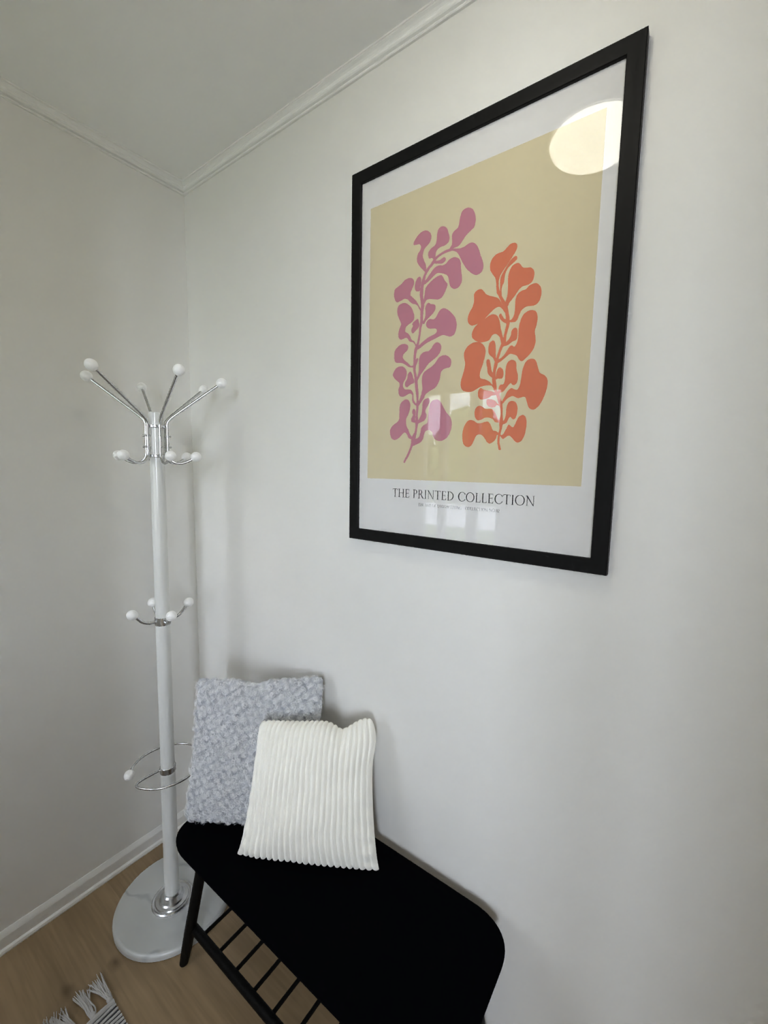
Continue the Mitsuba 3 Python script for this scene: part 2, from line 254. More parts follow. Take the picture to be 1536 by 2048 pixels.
# poster art: outlines in tenths of a millimetre from the frame's lower left corner
PURPLE = """1886 7221,1884 7294,1980 7397,2084 7452,2198 7455,2304 7389,2350 7291,2327 7185,2261 7119,2184 7068,2148 6992,2137 6895,2175 6799,2222 6701,2237 6612,2227 6528,2173 6584,2063 6698,1988 6818,1977 6893,2001 6988,2061 7059,2086 7124,2048 7198,1967 7213|2664 7408,2748 7342,2792 7233,2821 7116,2800 7040,2720 6993,2596 6985,2514 6951,2482 6890,2468 6795,2427 6770,2383 6810,2322 6809,2286 6871,2288 6955,2358 7021,2459 7064,2494 7139,2500 7248,2524 7366,2581 7412|3272 7603,3357 7549,3414 7447,3439 7321,3424 7208,3389 7153,3300 7106,3203 7034,3129 6948,3053 6888,2935 6873,2879 6853,2830 6887,2884 6948,2892 7041,2882 7126,2914 7212,3022 7274,3053 7373,3076 7499,3119 7585,3195 7614|3371 6868,3456 6818,3528 6706,3587 6545,3645 6398,3655 6277,3610 6196,3499 6171,3390 6235,3278 6343,3179 6489,3094 6647,3044 6735,2978 6793,2896 6835,2935 6859,3071 6826,3196 6829,3287 6864|2704 6741,2742 6703,2732 6657,2659 6620,2558 6638,2456 6671,2403 6713,2488 6719,2573 6705,2639 6723|2966 6673,3064 6620,3114 6539,3128 6393,3159 6208,3156 6100,3088 6012,2985 5997,2893 6062,2848 6170,2828 6272,2776 6347,2650 6412,2531 6440,2431 6393,2330 6324,2209 6272,2190 6327,2258 6376,2359 6482,2459 6571,2560 6596,2677 6574,2759 6595,2838 6658|2216 6053,2238 6179,2332 6266,2467 6342,2618 6375,2686 6319,2740 6223,2805 6145,2787 6058,2733 5957,2675 5885,2588 5855,2472 5884,2341 5914,2263 5906,2232 5858,2206 5830,2194 5898|2079 6464,2109 6367,2089 6241,2079 6155,1980 6166,1937 6260,1956 6373,2008 6456|1797 6506,1881 6457,1914 6383,1886 6286,1824 6181,1817 6115,1825 6096,1924 6003,1995 5928,2066 5814,2123 5714,2096 5708,2039 5808,1983 5863,1886 5900,1801 5967,1729 6038,1644 6061,1545 6036,1430 6025,1371 6089,1339 6210,1340 6239,1367 6340,1528 6410,1658 6493|1647 5965,1747 5916,1847 5823,1912 5699,1940 5593,1924 5517,1843 5464,1746 5424,1694 5365,1693 5285,1779 5225,1838 5147,1882 5060,1952 5021,2003 4940,2012 4882,1975 4944,1925 5003,1827 5035,1754 5126,1683 5137,1569 5118,1502 5177,1490 5272,1519 5383,1567 5478,1528 5577,1460 5716,1442 5834,1476 5925,1554 5960|2041 5518,2070 5457,2092 5386,2067 5324,2000 5268,1912 5211,1872 5266,1875 5323,1914 5384,1888 5433,1953 5489|2331 5829,2391 5787,2476 5765,2514 5709,2500 5630,2444 5565,2355 5505,2278 5448,2213 5376,2179 5416,2236 5505,2253 5612,2242 5735,2273 5805|2735 5630,2836 5576,2938 5483,3027 5371,3069 5237,3062 5112,3017 5013,2933 4976,2845 5003,2743 5041,2642 5030,2528 4994,2386 4955,2255 4908,2136 4842,2041 4816,2053 4876,2146 4941,2252 5003,2382 5061,2512 5095,2572 5151,2546 5215,2455 5233,2363 5246,2296 5296,2274 5366,2305 5427,2369 5459,2474 5434,2538 5472,2586 5549,2647 5613|1672 5001,1758 4965,1788 4897,1748 4828,1664 4771,1630 4694,1682 4617,1784 4535,1871 4455,1941 4446,1935 4413,1829 4431,1743 4482,1655 4539,1539 4571,1443 4583,1390 4655,1379 4810,1414 4899,1500 4968,1586 5002|2583 4901,2661 4859,2696 4784,2680 4693,2619 4603,2518 4533,2402 4470,2324 4401,2247 4309,2168 4227,2103 4131,2063 4066,2047 4137,2079 4214,2108 4325,2102 4508,2115 4619,2167 4697,2247 4731,2367 4737,2437 4788,2500 4873|2047 4617,2078 4590,2063 4524,2024 4449,2006 4359,1997 4452,2014 4564|2785 4586,2887 4545,2951 4477,2967 4399,2939 4305,2821 4287,2734 4247,2704 4190,2683 4060,2629 3943,2553 3866,2410 3805,2305 3735,2267 3658,2188 3560,2109 3461,2092 3544,2145 3621,2196 3767,2219 3891,2202 4018,2204 4155,2249 4252,2354 4319,2496 4392,2584 4480,2659 4559|1585 4479,1672 4445,1746 4366,1760 4272,1730 4170,1667 4082,1655 3989,1715 3913,1816 3898,1901 3873,1960 3798,1969 3704,1993 3609,2065 3522,2059 3488,1966 3564,1936 3648,1940 3742,1889 3792,1819 3787,1705 3743,1589 3749,1536 3822,1526 3930,1560 4022,1536 4095,1431 4177,1355 4268,1353 4328,1411 4417,1483 4467|1854 4317,1904 4285,1941 4194,1979 4086,1967 4041,1883 4014,1778 3957,1720 4001,1725 4077,1780 4165,1798 4267|1763 3663,1843 3622,1884 3525,1870 3396,1817 3269,1769 3176,1780 3033,1840 2923,1901 2802,1975 2716,1947 2687,1860 2719,1800 2817,1741 2861,1669 2821,1583 2738,1450 2680,1359 2713,1303 2807,1293 2930,1366 3038,1499 3117,1564 3199,1567 3367,1578 3522,1648 3624|1997 3418,2033 3386,2049 3315,2037 3234,2035 3152,2076 3109,2020 3088,1942 3111,1919 3169,1946 3227,1973 3272,1946 3333,1955 3391|2374 3651,2422 3613,2424 3544,2380 3468,2328 3391,2319 3322,2357 3251,2335 3172,2269 3111,2174 3081,2105 3054,2104 3113,2157 3181,2215 3294,2232 3408,2236 3523,2267 3602|2607 3599,2679 3576,2746 3504,2814 3382,2895 3266,2987 3172,3031 3047,3022 2903,2964 2760,2866 2666,2738 2629,2619 2661,2550 2748,2520 2841,2438 2896,2344 2876,2306 2813,2269 2686,2202 2605,2092 2560,1994 2531,1969 2657,2032 2703,2088 2696,2157 2736,2195 2840,2219 2956,2299 3023,2379 3066,2396 3168,2410 3340,2432 3487,2496 3573"""
ORANGE = """4318 6602,4368 6560,4377 6496,4351 6430,4288 6344,4208 6239,4102 6116,4043 6026,4016 5927,4022 5809,4053 5696,4036 5647,3996 5673,3972 5784,3962 5916,3942 6003,3887 6086,3824 6183,3810 6293,3846 6401,3945 6480,4083 6495,4167 6553,4239 6601|4361 6336,4390 6301,4372 6255,4295 6206,4212 6147,4160 6067,4140 5968,4132 5877,4098 5815,4083 5725,4093 5641,4054 5661,4057 5731,4052 5849,4052 5965,4092 6061,4162 6159,4231 6256,4302 6318|4399 6191,4461 6147,4519 6071,4603 6048,4685 6030,4741 5961,4754 5869,4723 5765,4644 5716,4526 5708,4445 5646,4377 5558,4319 5495,4266 5442,4238 5377,4199 5408,4184 5470,4221 5602,4224 5787,4216 5939,4241 6071,4298 6160|4783 5712,4855 5668,4905 5579,4912 5456,4873 5341,4784 5286,4643 5297,4550 5259,4494 5177,4451 5070,4392 5034,4292 5051,4278 5077,4339 5102,4384 5186,4396 5312,4395 5450,4426 5559,4507 5621,4601 5635,4668 5693|3622 5852,3684 5800,3747 5720,3842 5665,3961 5616,4040 5558,4123 5424,4206 5267,4195 5245,4127 5340,4061 5401,3971 5394,3845 5311,3730 5212,3599 5150,3449 5127,3363 5192,3337 5295,3368 5401,3446 5522,3475 5638,3469 5773,3528 5840|4098 5253,4134 5196,4170 5140,4238 5103,4228 5043,4160 5073,4090 5142,4059 5210,4071 5248|3934 5274,4018 5224,4071 5120,4105 4964,4146 4819,4185 4700,4210 4608,4157 4590,4126 4671,4094 4777,4008 4860,3926 4848,3861 4762,3764 4736,3621 4750,3487 4840,3451 4918,3478 5031,3589 5142,3729 5207,3838 5264|4411 4916,4460 4885,4474 4766,4450 4671,4366 4647,4290 4596,4197 4584,4208 4633,4285 4697,4334 4776,4348 4873|4756 5201,4832 5151,4865 5038,4852 4897,4822 4782,4844 4658,4847 4537,4799 4411,4705 4302,4595 4224,4528 4270,4472 4352,4339 4404,4262 4361,4158 4286,4065 4247,4062 4298,4168 4361,4257 4463,4318 4554,4370 4569,4418 4534,4466 4594,4492 4714,4491 4874,4515 5016,4572 5140,4657 5196|3953 4733,3997 4665,4017 4534,4019 4406,4042 4301,4008 4292,3962 4375,3868 4465,3852 4596,3878 4696|3621 4747,3724 4680,3783 4568,3778 4426,3729 4249,3678 4097,3691 3977,3786 3941,3887 3891,3975 3804,4034 3734,3992 3751,3948 3794,3820 3806,3678 3780,3535 3712,3401 3704,3278 3755,3225 3862,3238 3997,3292 4168,3319 4326,3287 4464,3283 4572,3360 4694,3490 4754|3852 4357,3896 4313,3922 4200,3948 4093,4007 4009,4010 3944,3954 3963,3866 4050,3846 4170,3815 4304|4138 4148,4194 4097,4213 3999,4183 3919,4094 3925,4026 3903,4038 3954,4060 4067,4091 4135|4393 4274,4472 4211,4485 4078,4522 3942,4519 3824,4468 3756,4419 3764,4375 3805,4308 3737,4235 3650,4158 3622,4124 3577,4107 3633,4130 3754,4164 3789,4221 3793,4252 3877,4254 4038,4266 4170,4311 4251|4804 4244,4878 4192,4924 4065,4969 3945,5062 3890,5124 3801,5131 3673,5090 3498,5016 3336,4931 3244,4860 3223,4784 3274,4737 3395,4699 3491,4638 3495,4544 3479,4431 3532,4321 3487,4240 3405,4186 3340,4196 3422,4262 3525,4314 3629,4394 3696,4451 3671,4521 3651,4572 3726,4598 3868,4616 4050,4669 4186,4732 4237|3716 3758,3786 3717,3906 3685,3996 3657,4072 3609,4058 3583,3971 3576,3884 3528,3734 3514,3663 3573,3651 3673,3678 3740|3890 3508,3980 3491,4047 3465,4105 3399,4184 3332,4150 3350,4095 3369,4053 3330,3976 3323,3897 3362,3857 3438,3863 3489|3709 3380,3773 3349,3843 3302,3967 3295,4035 3249,4083 3173,4131 3077,4210 3011,4223 2970,4168 2993,4079 3007,4021 3072,3931 3111,3840 3113,3751 3075,3671 3067,3611 3125,3589 3223,3603 3307,3647 3363|4433 3431,4503 3396,4545 3308,4549 3197,4519 3078,4474 3045,4436 3072,4403 3104,4368 3065,4329 2985,4267 2957,4212 2970,4243 3000,4283 3059,4310 3160,4310 3262,4332 3363,4371 3416|3507 3077,3578 3057,3651 3006,3720 2994,3811 3014,3901 3026,3959 2981,3996 2906,4033 2831,4111 2808,4179 2753,4180 2727,4126 2729,4112 2661,4055 2589,3968 2548,3910 2581,3849 2668,3778 2739,3696 2752,3640 2716,3586 2598,3531 2507,3449 2480,3363 2526,3322 2625,3314 2780,3335 2910,3391 3017,3448 3069|4665 3125,4723 3087,4754 2986,4751 2856,4728 2717,4673 2602,4592 2558,4528 2590,4462 2663,4407 2706,4354 2697,4271 2642,4226 2679,4179 2753,4235 2721,4286 2771,4335 2862,4374 2937,4418 2910,4472 2877,4511 2926,4548 3016,4596 3094"""
PURPLE_STEM = [[2895,6856,28],[2749,6854,29],[2602,6823,25],[2470,6759,34],[2387,6667,34],[2286,6585,35],[2203,6461,31],[2171,6353,44],[2139,6244,40],[2126,6086,45],[2134,5987,40],[2166,5816,43],[2151,5676,40],[2148,5543,34],[2145,5422,37],[2115,5293,30],[2100,5128,24],[2058,4943,31],[2013,4837,41],[1989,4726,34],[1979,4579,31],[1976,4442,31],[1979,4340,31],[2018,4174,34],[2035,4069,41],[2054,3917,38],[2079,3776,34],[2090,3625,24],[2094,3509,41],[2092,3510,31],[2089,3371,28],[2079,3243,28],[2083,3114,41],[2079,2997,31],[2056,2845,31],[2003,2716,56],[1978,2597,43],[1938,2490,28],[1857,2311,29],[1746,2128,23]]
ORANGE_STEM = [[4041,5675,32],[4091,5559,29],[4174,5413,38],[4226,5251,34],[4252,5106,37],[4257,5000,33],[4213,4808,27],[4188,4649,40],[4132,4556,30],[4072,4374,27],[4038,4237,38],[4005,4061,31],[4005,3905,38],[4033,3760,38],[4054,3679,29],[4109,3579,33],[4168,3410,36],[4206,3284,25],[4212,3161,18],[4209,3010,43],[4209,2858,22],[4212,2980,37],[4206,2877,21],[4189,2774,24],[4172,2670,22],[4172,2555,22],[4206,2429,27]]

# ------------------------------------------------------------------ framed poster
PY, PZ, PW, PH = -0.8244, 1.2835, 0.645, 0.9395        # left edge (far end), bottom, width, height
FB = 0.030; FX0, FX1 = -0.0205, -0.001
def up(u, v): return PY - u, PZ + v
t = thing('framed_poster', 'black framed art poster of purple and orange leaf sprigs hanging on the white wall', 'framed poster')
def member(o, i):
    "mitred moulding between an outer and an inner edge, small chamfers towards the room and a rebate"
    o = np.array(o, float); i = np.array(i, float); c = 0.0015
    V = []
    for x, k in ((FX1, 0.0), (FX0 + c, 0.0), (FX0, c / FB), (FX0, 1 - c / FB), (FX0 + c, 1.0), (FX1, 1.0)):
        for e in (0, 1):
            q = o[e] * (1 - k) + i[e] * k; y, z = up(*q); V.append((x, y, z))
    n = 6; F = []
    for k in range(n):
        a0, a1, b0, b1 = 2 * k, 2 * k + 1, 2 * ((k + 1) % n), 2 * ((k + 1) % n) + 1
        F += [(a0, a1, b1), (a0, b1, b0)]
    for e in (0, 1): F += [(e, 2 * k + e, 2 * (k + 1) + e)[::1 if e else -1] for k in range(1, n - 1)]
    m = trimesh.Trimesh(np.array(V), np.array(F), process=False); m.fix_normals(); return m
O = [(0, 0), (PW, 0), (PW, PH), (0, PH)]; I = [(FB, FB), (PW - FB, FB), (PW - FB, PH - FB), (FB, PH - FB)]
for j in range(4):
    obj('frame_member', member([O[j], O[(j + 1) % 4]], [I[j], I[(j + 1) % 4]]), 'm_frame' if j % 2 == 0 else 'm_frame_v', t)
def flat(poly, x, th):
    "poster-plane polygon (u right, v up, metres) as a thin sheet facing the room, its face at x"
    m = extrude(poly, th); v = m.vertices.copy()
    m.vertices = np.stack([x + v[:, 2] * 1.0, PY - v[:, 0], PZ + v[:, 1]], 1); m.fix_normals(); return m
pr = obj('print', flat(sbox(0.012, 0.012, PW - 0.012, PH - 0.012), -0.0130, 0.002), 'm_paper', t, label='white printed poster sheet with lettering')
obj('colour_field', flat(sbox(0.0575, 0.1685, 0.5885, 0.8435), -0.0131, 0.0001), 'm_field', pr, label='beige printed background')
def motif(data, stem, name, m, lab):
    ps = []
    for s in data.split('|'):
        q = np.array([[float(v) for v in w.split()] for w in s.split(',')]) * 1e-4
        ps.append(Polygon(spline(q, 6, True)).buffer(0))
    st = np.array(stem, float) * 1e-4
    q = spline(st, 5)
    for a, b in zip(q[:-1], q[1:]):
        ps.append(Point(a[:2]).buffer(a[2], 8).union(Point(b[:2]).buffer(b[2], 8)).convex_hull)
    g = unary_union(ps).buffer(0.0002).simplify(0.00015)
    obj(name, flat(g, -0.0132, 0.0001), m, pr, label=lab)
motif(PURPLE, PURPLE_STEM, 'leaf_sprig', 'm_purple', 'mauve purple leaf sprig')
motif(ORANGE, ORANGE_STEM, 'leaf_sprig', 'm_orange', 'terracotta orange leaf sprig')
# serif capitals, drawn from strokes: unit cap height
def seg(x0, y0, x1, y1, w): return LineString([(x0, y0), (x1, y1)]).buffer(w / 2, cap_style=2)
TK, TN, SH = 0.105, 0.05, 0.032
def stem_(x, y0=0.0, y1=1.0, w=TK, foot=True, head=True):
    g = [sbox(x - w / 2, y0, x + w / 2, y1)]
    for on, y in ((foot, y0), (head, y1 - SH)):
        if on: g.append(Polygon([(x - w / 2 - 0.085, y), (x + w / 2 + 0.085, y), (x + w / 2 + 0.085, y + SH), (x - w / 2 - 0.085, y + SH)]))
    return unary_union(g)
def ell(cx, cy, rx, ry): return affinity.scale(Point(cx, cy).buffer(1, 24), rx, ry)
def bowl(x, cy, rx, ry, w=0.10):
    g = ell(x, cy, rx, ry).difference(ell(x - 0.01, cy, rx - w, ry - 0.045)); return g.intersection(sbox(x, -1, 3, 2))
def barm(x0, x1, y, up_=0.0, dn=0.0, end=1):
    "thin arm with a beak"
    g = [sbox(x0, y - TN / 2, x1, y + TN / 2)]
    if up_: g.append(Polygon([(x1 - 0.06, y), (x1, y), (x1 + 0.02, y + up_), (x1 - 0.015, y + up_)]))
    if dn: g.append(Polygon([(x1 - 0.06, y), (x1, y), (x1 + 0.02, y - dn), (x1 - 0.015, y - dn)]))
    return unary_union(g)
def glyph(c):
    U = unary_union
    if c == 'T': return U([stem_(0.36, head=False), sbox(0.02, 0.95, 0.70, 1.0), Polygon([(0.02, 1), (0.08, 1), (0.03, 0.82), (0.0, 0.82)]), Polygon([(0.64, 1), (0.70, 1), (0.72, 0.82), (0.69, 0.82)])]), 0.72
    if c == 'H': return U([stem_(0.15), stem_(0.70), sbox(0.15, 0.49, 0.70, 0.54)]), 0.85
    if c == 'E': return U([stem_(0.15), barm(0.15, 0.55, 0.975, dn=0.16), barm(0.15, 0.47, 0.52, up_=0.09, dn=0.09), barm(0.15, 0.57, 0.025, up_=0.18)]), 0.62
    if c == 'L': return U([stem_(0.15), barm(0.15, 0.56, 0.025, up_=0.2)]), 0.60
    if c == 'P': return U([stem_(0.15), bowl(0.22, 0.74, 0.34, 0.26), sbox(0.15, 0.95, 0.24, 1.0), sbox(0.15, 0.48, 0.24, 0.525)]), 0.60
    if c == 'R': return U([stem_(0.15), bowl(0.22, 0.75, 0.32, 0.25), sbox(0.15, 0.95, 0.24, 1.0), sbox(0.15, 0.50, 0.26, 0.545), Polygon([(0.27, 0.54), (0.38, 0.54), (0.72, 0.03), (0.80, 0.0), (0.60, 0.0)])]), 0.74
    if c == 'D': return U([stem_(0.15), bowl(0.24, 0.5, 0.54, 0.5, 0.105), sbox(0.15, 0.95, 0.26, 1.0), sbox(0.15, 0.0, 0.26, 0.05)]), 0.84
    if c == 'I': return stem_(0.15), 0.30
    if c == 'N': return U([stem_(0.14, w=TN, head=False), stem_(0.74, w=TN, foot=False), Polygon([(0.03, 1.0), (0.17, 1.0), (0.765, 0.0), (0.72, -0.02)]), sbox(0.0, 0.968, 0.14, 1.0)]), 0.86
    if c == 'C': return U([ell(0.46, 0.5, 0.45, 0.52).difference(ell(0.48, 0.5, 0.345, 0.475)).difference(Polygon([(0.5, 0.5), (1.2, 1.05), (1.2, -0.02)])), Polygon([(0.74, 0.90), (0.80, 0.95), (0.80, 0.70), (0.775, 0.70)])]), 0.82
    if c == 'G': return U([glyph('C')[0], sbox(0.70, 0.06, 0.80, 0.42), sbox(0.60, 0.40, 0.88, 0.43)]), 0.90
    if c == 'O': return ell(0.48, 0.5, 0.47, 0.52).difference(ell(0.48, 0.5, 0.365, 0.475)), 0.96
    if c == 'A': return U([Polygon([(0.36, 1.02), (0.42, 1.02), (0.78, 0.0), (0.66, 0.0), (0.36, 0.88)]), seg(0.37, 0.96, 0.08, 0.0, TN), sbox(0.2, 0.33, 0.6, 0.375), sbox(-0.03, 0, 0.20, SH), sbox(0.56, 0, 0.86, SH)]), 0.84
    if c == 'F': return U([stem_(0.15), barm(0.15, 0.55, 0.975, dn=0.16), barm(0.15, 0.47, 0.50, up_=0.09, dn=0.09)]), 0.58
    if c == 'M': return U([stem_(0.14, w=TN), stem_(0.92, w=TK), Polygon([(0.10, 1.0), (0.22, 1.0), (0.56, 0.12), (0.51, 0.0)]), seg(0.53, 0.04, 0.90, 1.0, TN)]), 1.06
    if c == 'V': return U([Polygon([(0.06, 1.0), (0.18, 1.0), (0.46, 0.12), (0.42, -0.02)]), seg(0.44, 0.02, 0.74, 1.0, TN), sbox(-0.02, 1 - SH, 0.26, 1), sbox(0.62, 1 - SH, 0.84, 1)]), 0.82
    if c == '0': return ell(0.27, 0.5, 0.26, 0.5).difference(ell(0.27, 0.5, 0.16, 0.455)), 0.54
    if c == '2': return U([LineString([(0.06, 0.76), (0.12, 0.92), (0.26, 0.97), (0.40, 0.90), (0.44, 0.74), (0.36, 0.52), (0.06, 0.04)]).buffer(0.045), sbox(0.04, 0, 0.48, 0.09)]), 0.54
    if c == '.': return ell(0.1, 0.06, 0.065, 0.065), 0.2
    if c == ':': return U([ell(0.12, 0.25, 0.05, 0.09), ell(0.12, 0.6, 0.05, 0.09)]), 0.24
    return None, 0.30
def lettering(text, u0, u1, v0, h):
    gs, x = [], 0.0
    for c in text:
        g, w_ = glyph(c)
        if g is not None: gs.append(affinity.translate(g, x, 0))
        x += w_ + 0.07
    s = (u1 - u0) / (x - 0.07)
    g = affinity.translate(affinity.scale(unary_union(gs), s, h, origin=(0, 0)), u0, v0)
    obj('lettering', flat(g, -0.01315, 0.0001), 'm_ink', pr, label='black serif lettering reading ' + text)
lettering('THE PRINTED COLLECTION', 0.1405, 0.5015, 0.1235, 0.0212)
lettering('THE ART OF LAGOM LIVING : COLLECTION NO.02', 0.2180, 0.4265, 0.1045, 0.0069)
gy0, gy1, gz0, gz1 = PY - PW + 0.016, PY - 0.016, PZ + 0.016, PZ + PH - 0.016
obj('glass', trimesh.Trimesh([(-0.0165, gy0, gz0), (-0.0165, gy0, gz1), (-0.0165, gy1, gz1), (-0.0165, gy1, gz0)], [(0, 1, 2), (0, 2, 3)], process=False), 'm_acrylic', t)

# ------------------------------------------------------------------ coat stand
SB = np.array([-0.2836, -0.2801, 0.0]); SD = np.array([0.0107 / 1.7, -0.0052 / 1.7, 1.0])
def ax(z): return SB + SD * z
t = thing('coat_stand', 'white coat stand with chrome hooks, white knobs and round marble base in the corner', 'coat stand')
BC = np.array([-0.2712, -0.278, 0.0])
rb, hb = 0.1815, 0.024
prof = [(0, 0), (rb - 0.004, 0), (rb - 0.001, 0.003)] + [(rb - 0.010 + 0.010 * math.cos(q), hb - 0.010 + 0.010 * math.sin(q)) for q in np.linspace(0, math.pi / 2, 7)] + [(0, hb)]
m = lathe(prof, 96); m.apply_translation(BC); obj('base', m, 'm_marble', t, smooth=30, label='round white marble base with faint grey veins')
prof = [(0, hb), (0.062, hb), (0.062, hb + 0.003), (0.0585, hb + 0.0055), (0.0545, hb + 0.0035), (0.051, hb + 0.0035), (0.049, hb + 0.0065), (0.040, hb + 0.0075), (0.036, hb + 0.011), (0.030, hb + 0.026), (0.0255, hb + 0.030), (0.0240, hb + 0.030), (0.0240, hb + 0.0275), (0, hb + 0.0275)]
m = lathe(prof, 64); m.apply_translation(ax(0)); obj('flange', m, 'm_chrome', t, smooth=25, label='stepped chrome collar')
def axial(profile, sides=40):
    m = lathe(profile, sides); v = m.vertices.copy(); m.vertices = v + (SB + np.outer(v[:, 2], SD)) - np.stack([0 * v[:, 2], 0 * v[:, 2], v[:, 2]], 1); return m
obj('pole', axial([(0, hb + 0.0276), (0.0222, hb + 0.0276), (0.0222, 0.486), (0, 0.486)]), 'm_white_lacquer', t, smooth=30)
obj('pole', axial([(0, 0.5065), (0.0206, 0.5065), (0.0206, 0.9815), (0, 0.9815)]), 'm_white_lacquer', t, smooth=30)
obj('pole', axial([(0, 1.0065), (0.0202, 1.0065), (0.0202, 1.629), (0.0185, 1.632), (0, 1.632)]), 'm_white_lacquer', t, smooth=30)
def ring_at(z0, z1, r):
    return axial([(0, z0), (r - 0.001, z0), (r, z0 + 0.001), (r, z1 - 0.001), (r - 0.001, z1), (0, z1)])
def knob(c, dirn, r=0.0149):
    d_ = np.array(dirn, float); d_ /= np.linalg.norm(d_)
    q = np.linspace(0, np.pi, 18); prof = [(r * math.sin(s) * (1 + 0.04 * math.cos(s)) if 0 < s < np.pi else 0.0, -1.08 * r * math.cos(s)) for s in q]
    m = lathe(prof, 28); m.apply_transform(trimesh.geometry.align_vectors([0, 0, 1], d_)); m.apply_translation(c); return m
obj('collar', ring_at(0.486, 0.5065, 0.0236), 'm_chrome', t, smooth=30)
obj('collar', ring_at(0.9815, 1.0065, 0.0226), 'm_chrome', t, smooth=30)
obj('clamp_ring', ring_at(1.5865, 1.5945, 0.0245), 'm_chrome', t, smooth=30)
obj('clamp_ring', ring_at(1.4995, 1.5075, 0.0245), 'm_chrome', t, smooth=30)
def radial(ang, pts): return np.array([ax(z) + r * np.array([math.cos(ang), math.sin(ang), 0]) for r, z in pts])
for k_, deg in enumerate((194, 134, 76, 262, 13, 321)):
    an = math.radians(deg); RT = 0.0300
    pts = spline([(0.180, 1.7250), (0.110, 1.6710), (0.056, 1.6290), (0.037, 1.6120), (RT, 1.5980), (RT, 1.5750), (RT, 1.5300), (RT, 1.5120), (0.0345, 1.4960), (0.0470, 1.4850), (0.0650, 1.4825), (0.0830, 1.4880), (0.100, 1.4975)], 8)
    h = obj('hook_arm', tube(radial(an, pts), 0.0039, 14), 'm_chrome', t, smooth=50)
    r1 = radial(an, [(0.1845, 1.7285), (0.1075, 1.5035)])
    dv = np.array([math.cos(an), math.sin(an), 0.0])
    obj('knob', knob(r1[0], dv * 0.79 + np.array([0, 0, 0.6])), 'm_knob', h, smooth=True)
    obj('knob', knob(r1[1], dv * 0.87 + np.array([0, 0, 0.5]), 0.0145), 'm_knob', h, smooth=True)
    for z in (1.5625, 1.5300):
        c = radial(an, [(RT + 0.0075, z)])[0]
        s = trimesh.creation.cylinder(0.0018, 0.030, sections=12); s.apply_transform(trimesh.geometry.align_vectors([0, 0, 1], dv)); s.apply_translation(c - dv * 0.014)
        b_ = trimesh.creation.icosphere(2, 0.0031); b_.apply_translation(c)
        obj('screw', cat(s, b_), 'm_chrome', h, smooth=40)
for deg in (171, 83, 260, 358):
    an = math.radians(deg); pts = spline([(0.0215, 0.9935), (0.040, 0.9945), (0.058, 1.0030), (0.076, 1.0230)], 8)
    h = obj('coat_hook', tube(radial(an, pts), 0.0047, 14), 'm_chrome', t, smooth=50)
    obj('knob', knob(radial(an, [(0.0835, 1.0305)])[0], (math.cos(an), math.sin(an), 1.0), 0.0150), 'm_knob', h, smooth=True)
# umbrella ring: straight spoke from the collar, tight bend, then a circle round the pole that ends in a knob
zu = 0.4955; cu = np.array([-0.2735, -0.2641]); ru = 0.1065
th = np.linspace(math.radians(216), math.radians(507), 70)
arc = np.stack([cu[0] + ru * np.cos(th), cu[1] + ru * np.sin(th)], 1)
c0 = ax(zu)[:2]
lead = spline([c0 + (-0.020, 0.010), c0 + (-0.055, 0.0125), (-0.362, -0.2705), (-0.376, -0.2775), (-0.3775, -0.2900), (-0.3715, -0.3050), tuple(arc[0])], 8)[:-1]
path = np.vstack([lead, arc[1:]]); path = np.hstack([path, np.full((len(path), 1), zu)])
h = obj('umbrella_ring', tube(path, 0.0033, 12), 'm_chrome', t, smooth=50)
obj('knob', knob(path[-1] + (path[-1] - path[-2]) / np.linalg.norm(path[-1] - path[-2]) * 0.012, path[-1] - path[-2], 0.0150), 'm_knob', h, smooth=True)

# ------------------------------------------------------------------ bench
t = thing('bench', 'black bench with padded seat and slatted shoe shelf against the poster wall', 'bench')
SX0, SX1, SY0, SY1, SZ, ST = -0.3865, -0.0285, -1.346, -0.454, 0.440, 0.040
def seat_outline(inset=0.0, n=30):
    cx, cy = (SX0 + SX1) / 2, (SY0 + SY1) / 2; hx, hy = (SX1 - SX0) / 2, (SY1 - SY0) / 2; rx, ry, bow = 0.085, 0.100, 0.012
    pts = []
    for sx, sy, q0 in ((1, 1, 0), (-1, 1, 1), (-1, -1, 2), (1, -1, 3)):
        for q in np.linspace(0, math.pi / 2, n):
            a_ = q + q0 * math.pi / 2; c_, s_ = math.cos(a_), math.sin(a_)
            X = sx * (hx - rx) + rx * np.sign(c_) * abs(c_) ** 0.82; Y = sy * (hy - bow - ry) + ry * np.sign(s_) * abs(s_) ** 0.82
            pts.append((X, Y))
    p = np.array(pts); p[:, 1] += np.sign(p[:, 1]) * bow * (1 - (p[:, 0] / hx) ** 2)
    g = Polygon(p + (cx, cy))
    return np.array((g.buffer(-inset) if inset else g).exterior.coords)[:-1]
rings = []
N = 200
def resample(p, n=N):
    p = np.vstack([p, p[:1]]); d_ = np.r_[0, np.cumsum(np.linalg.norm(np.diff(p, axis=0), axis=1))]; s = np.linspace(0, d_[-1], n, endpoint=False)
    q = np.stack([np.interp(s, d_, p[:, i]) for i in (0, 1)], 1)
    k0 = np.argmax(q @ np.array([1.0, 0.3])); q = np.roll(q, -k0, 0)
    return q if np.cross(q[1] - q[0], q[5] - q[1]) >= 0 or True else q[::-1]
base_ring = resample(seat_outline())
cen = base_ring.mean(0); nrm = np.roll(base_ring, -1, 0) - np.roll(base_ring, 1, 0); nrm = np.stack([nrm[:, 1], -nrm[:, 0]], 1); nrm /= np.linalg.norm(nrm, axis=1, keepdims=True)
if ((base_ring - cen) * nrm).sum() < 0: nrm = -nrm
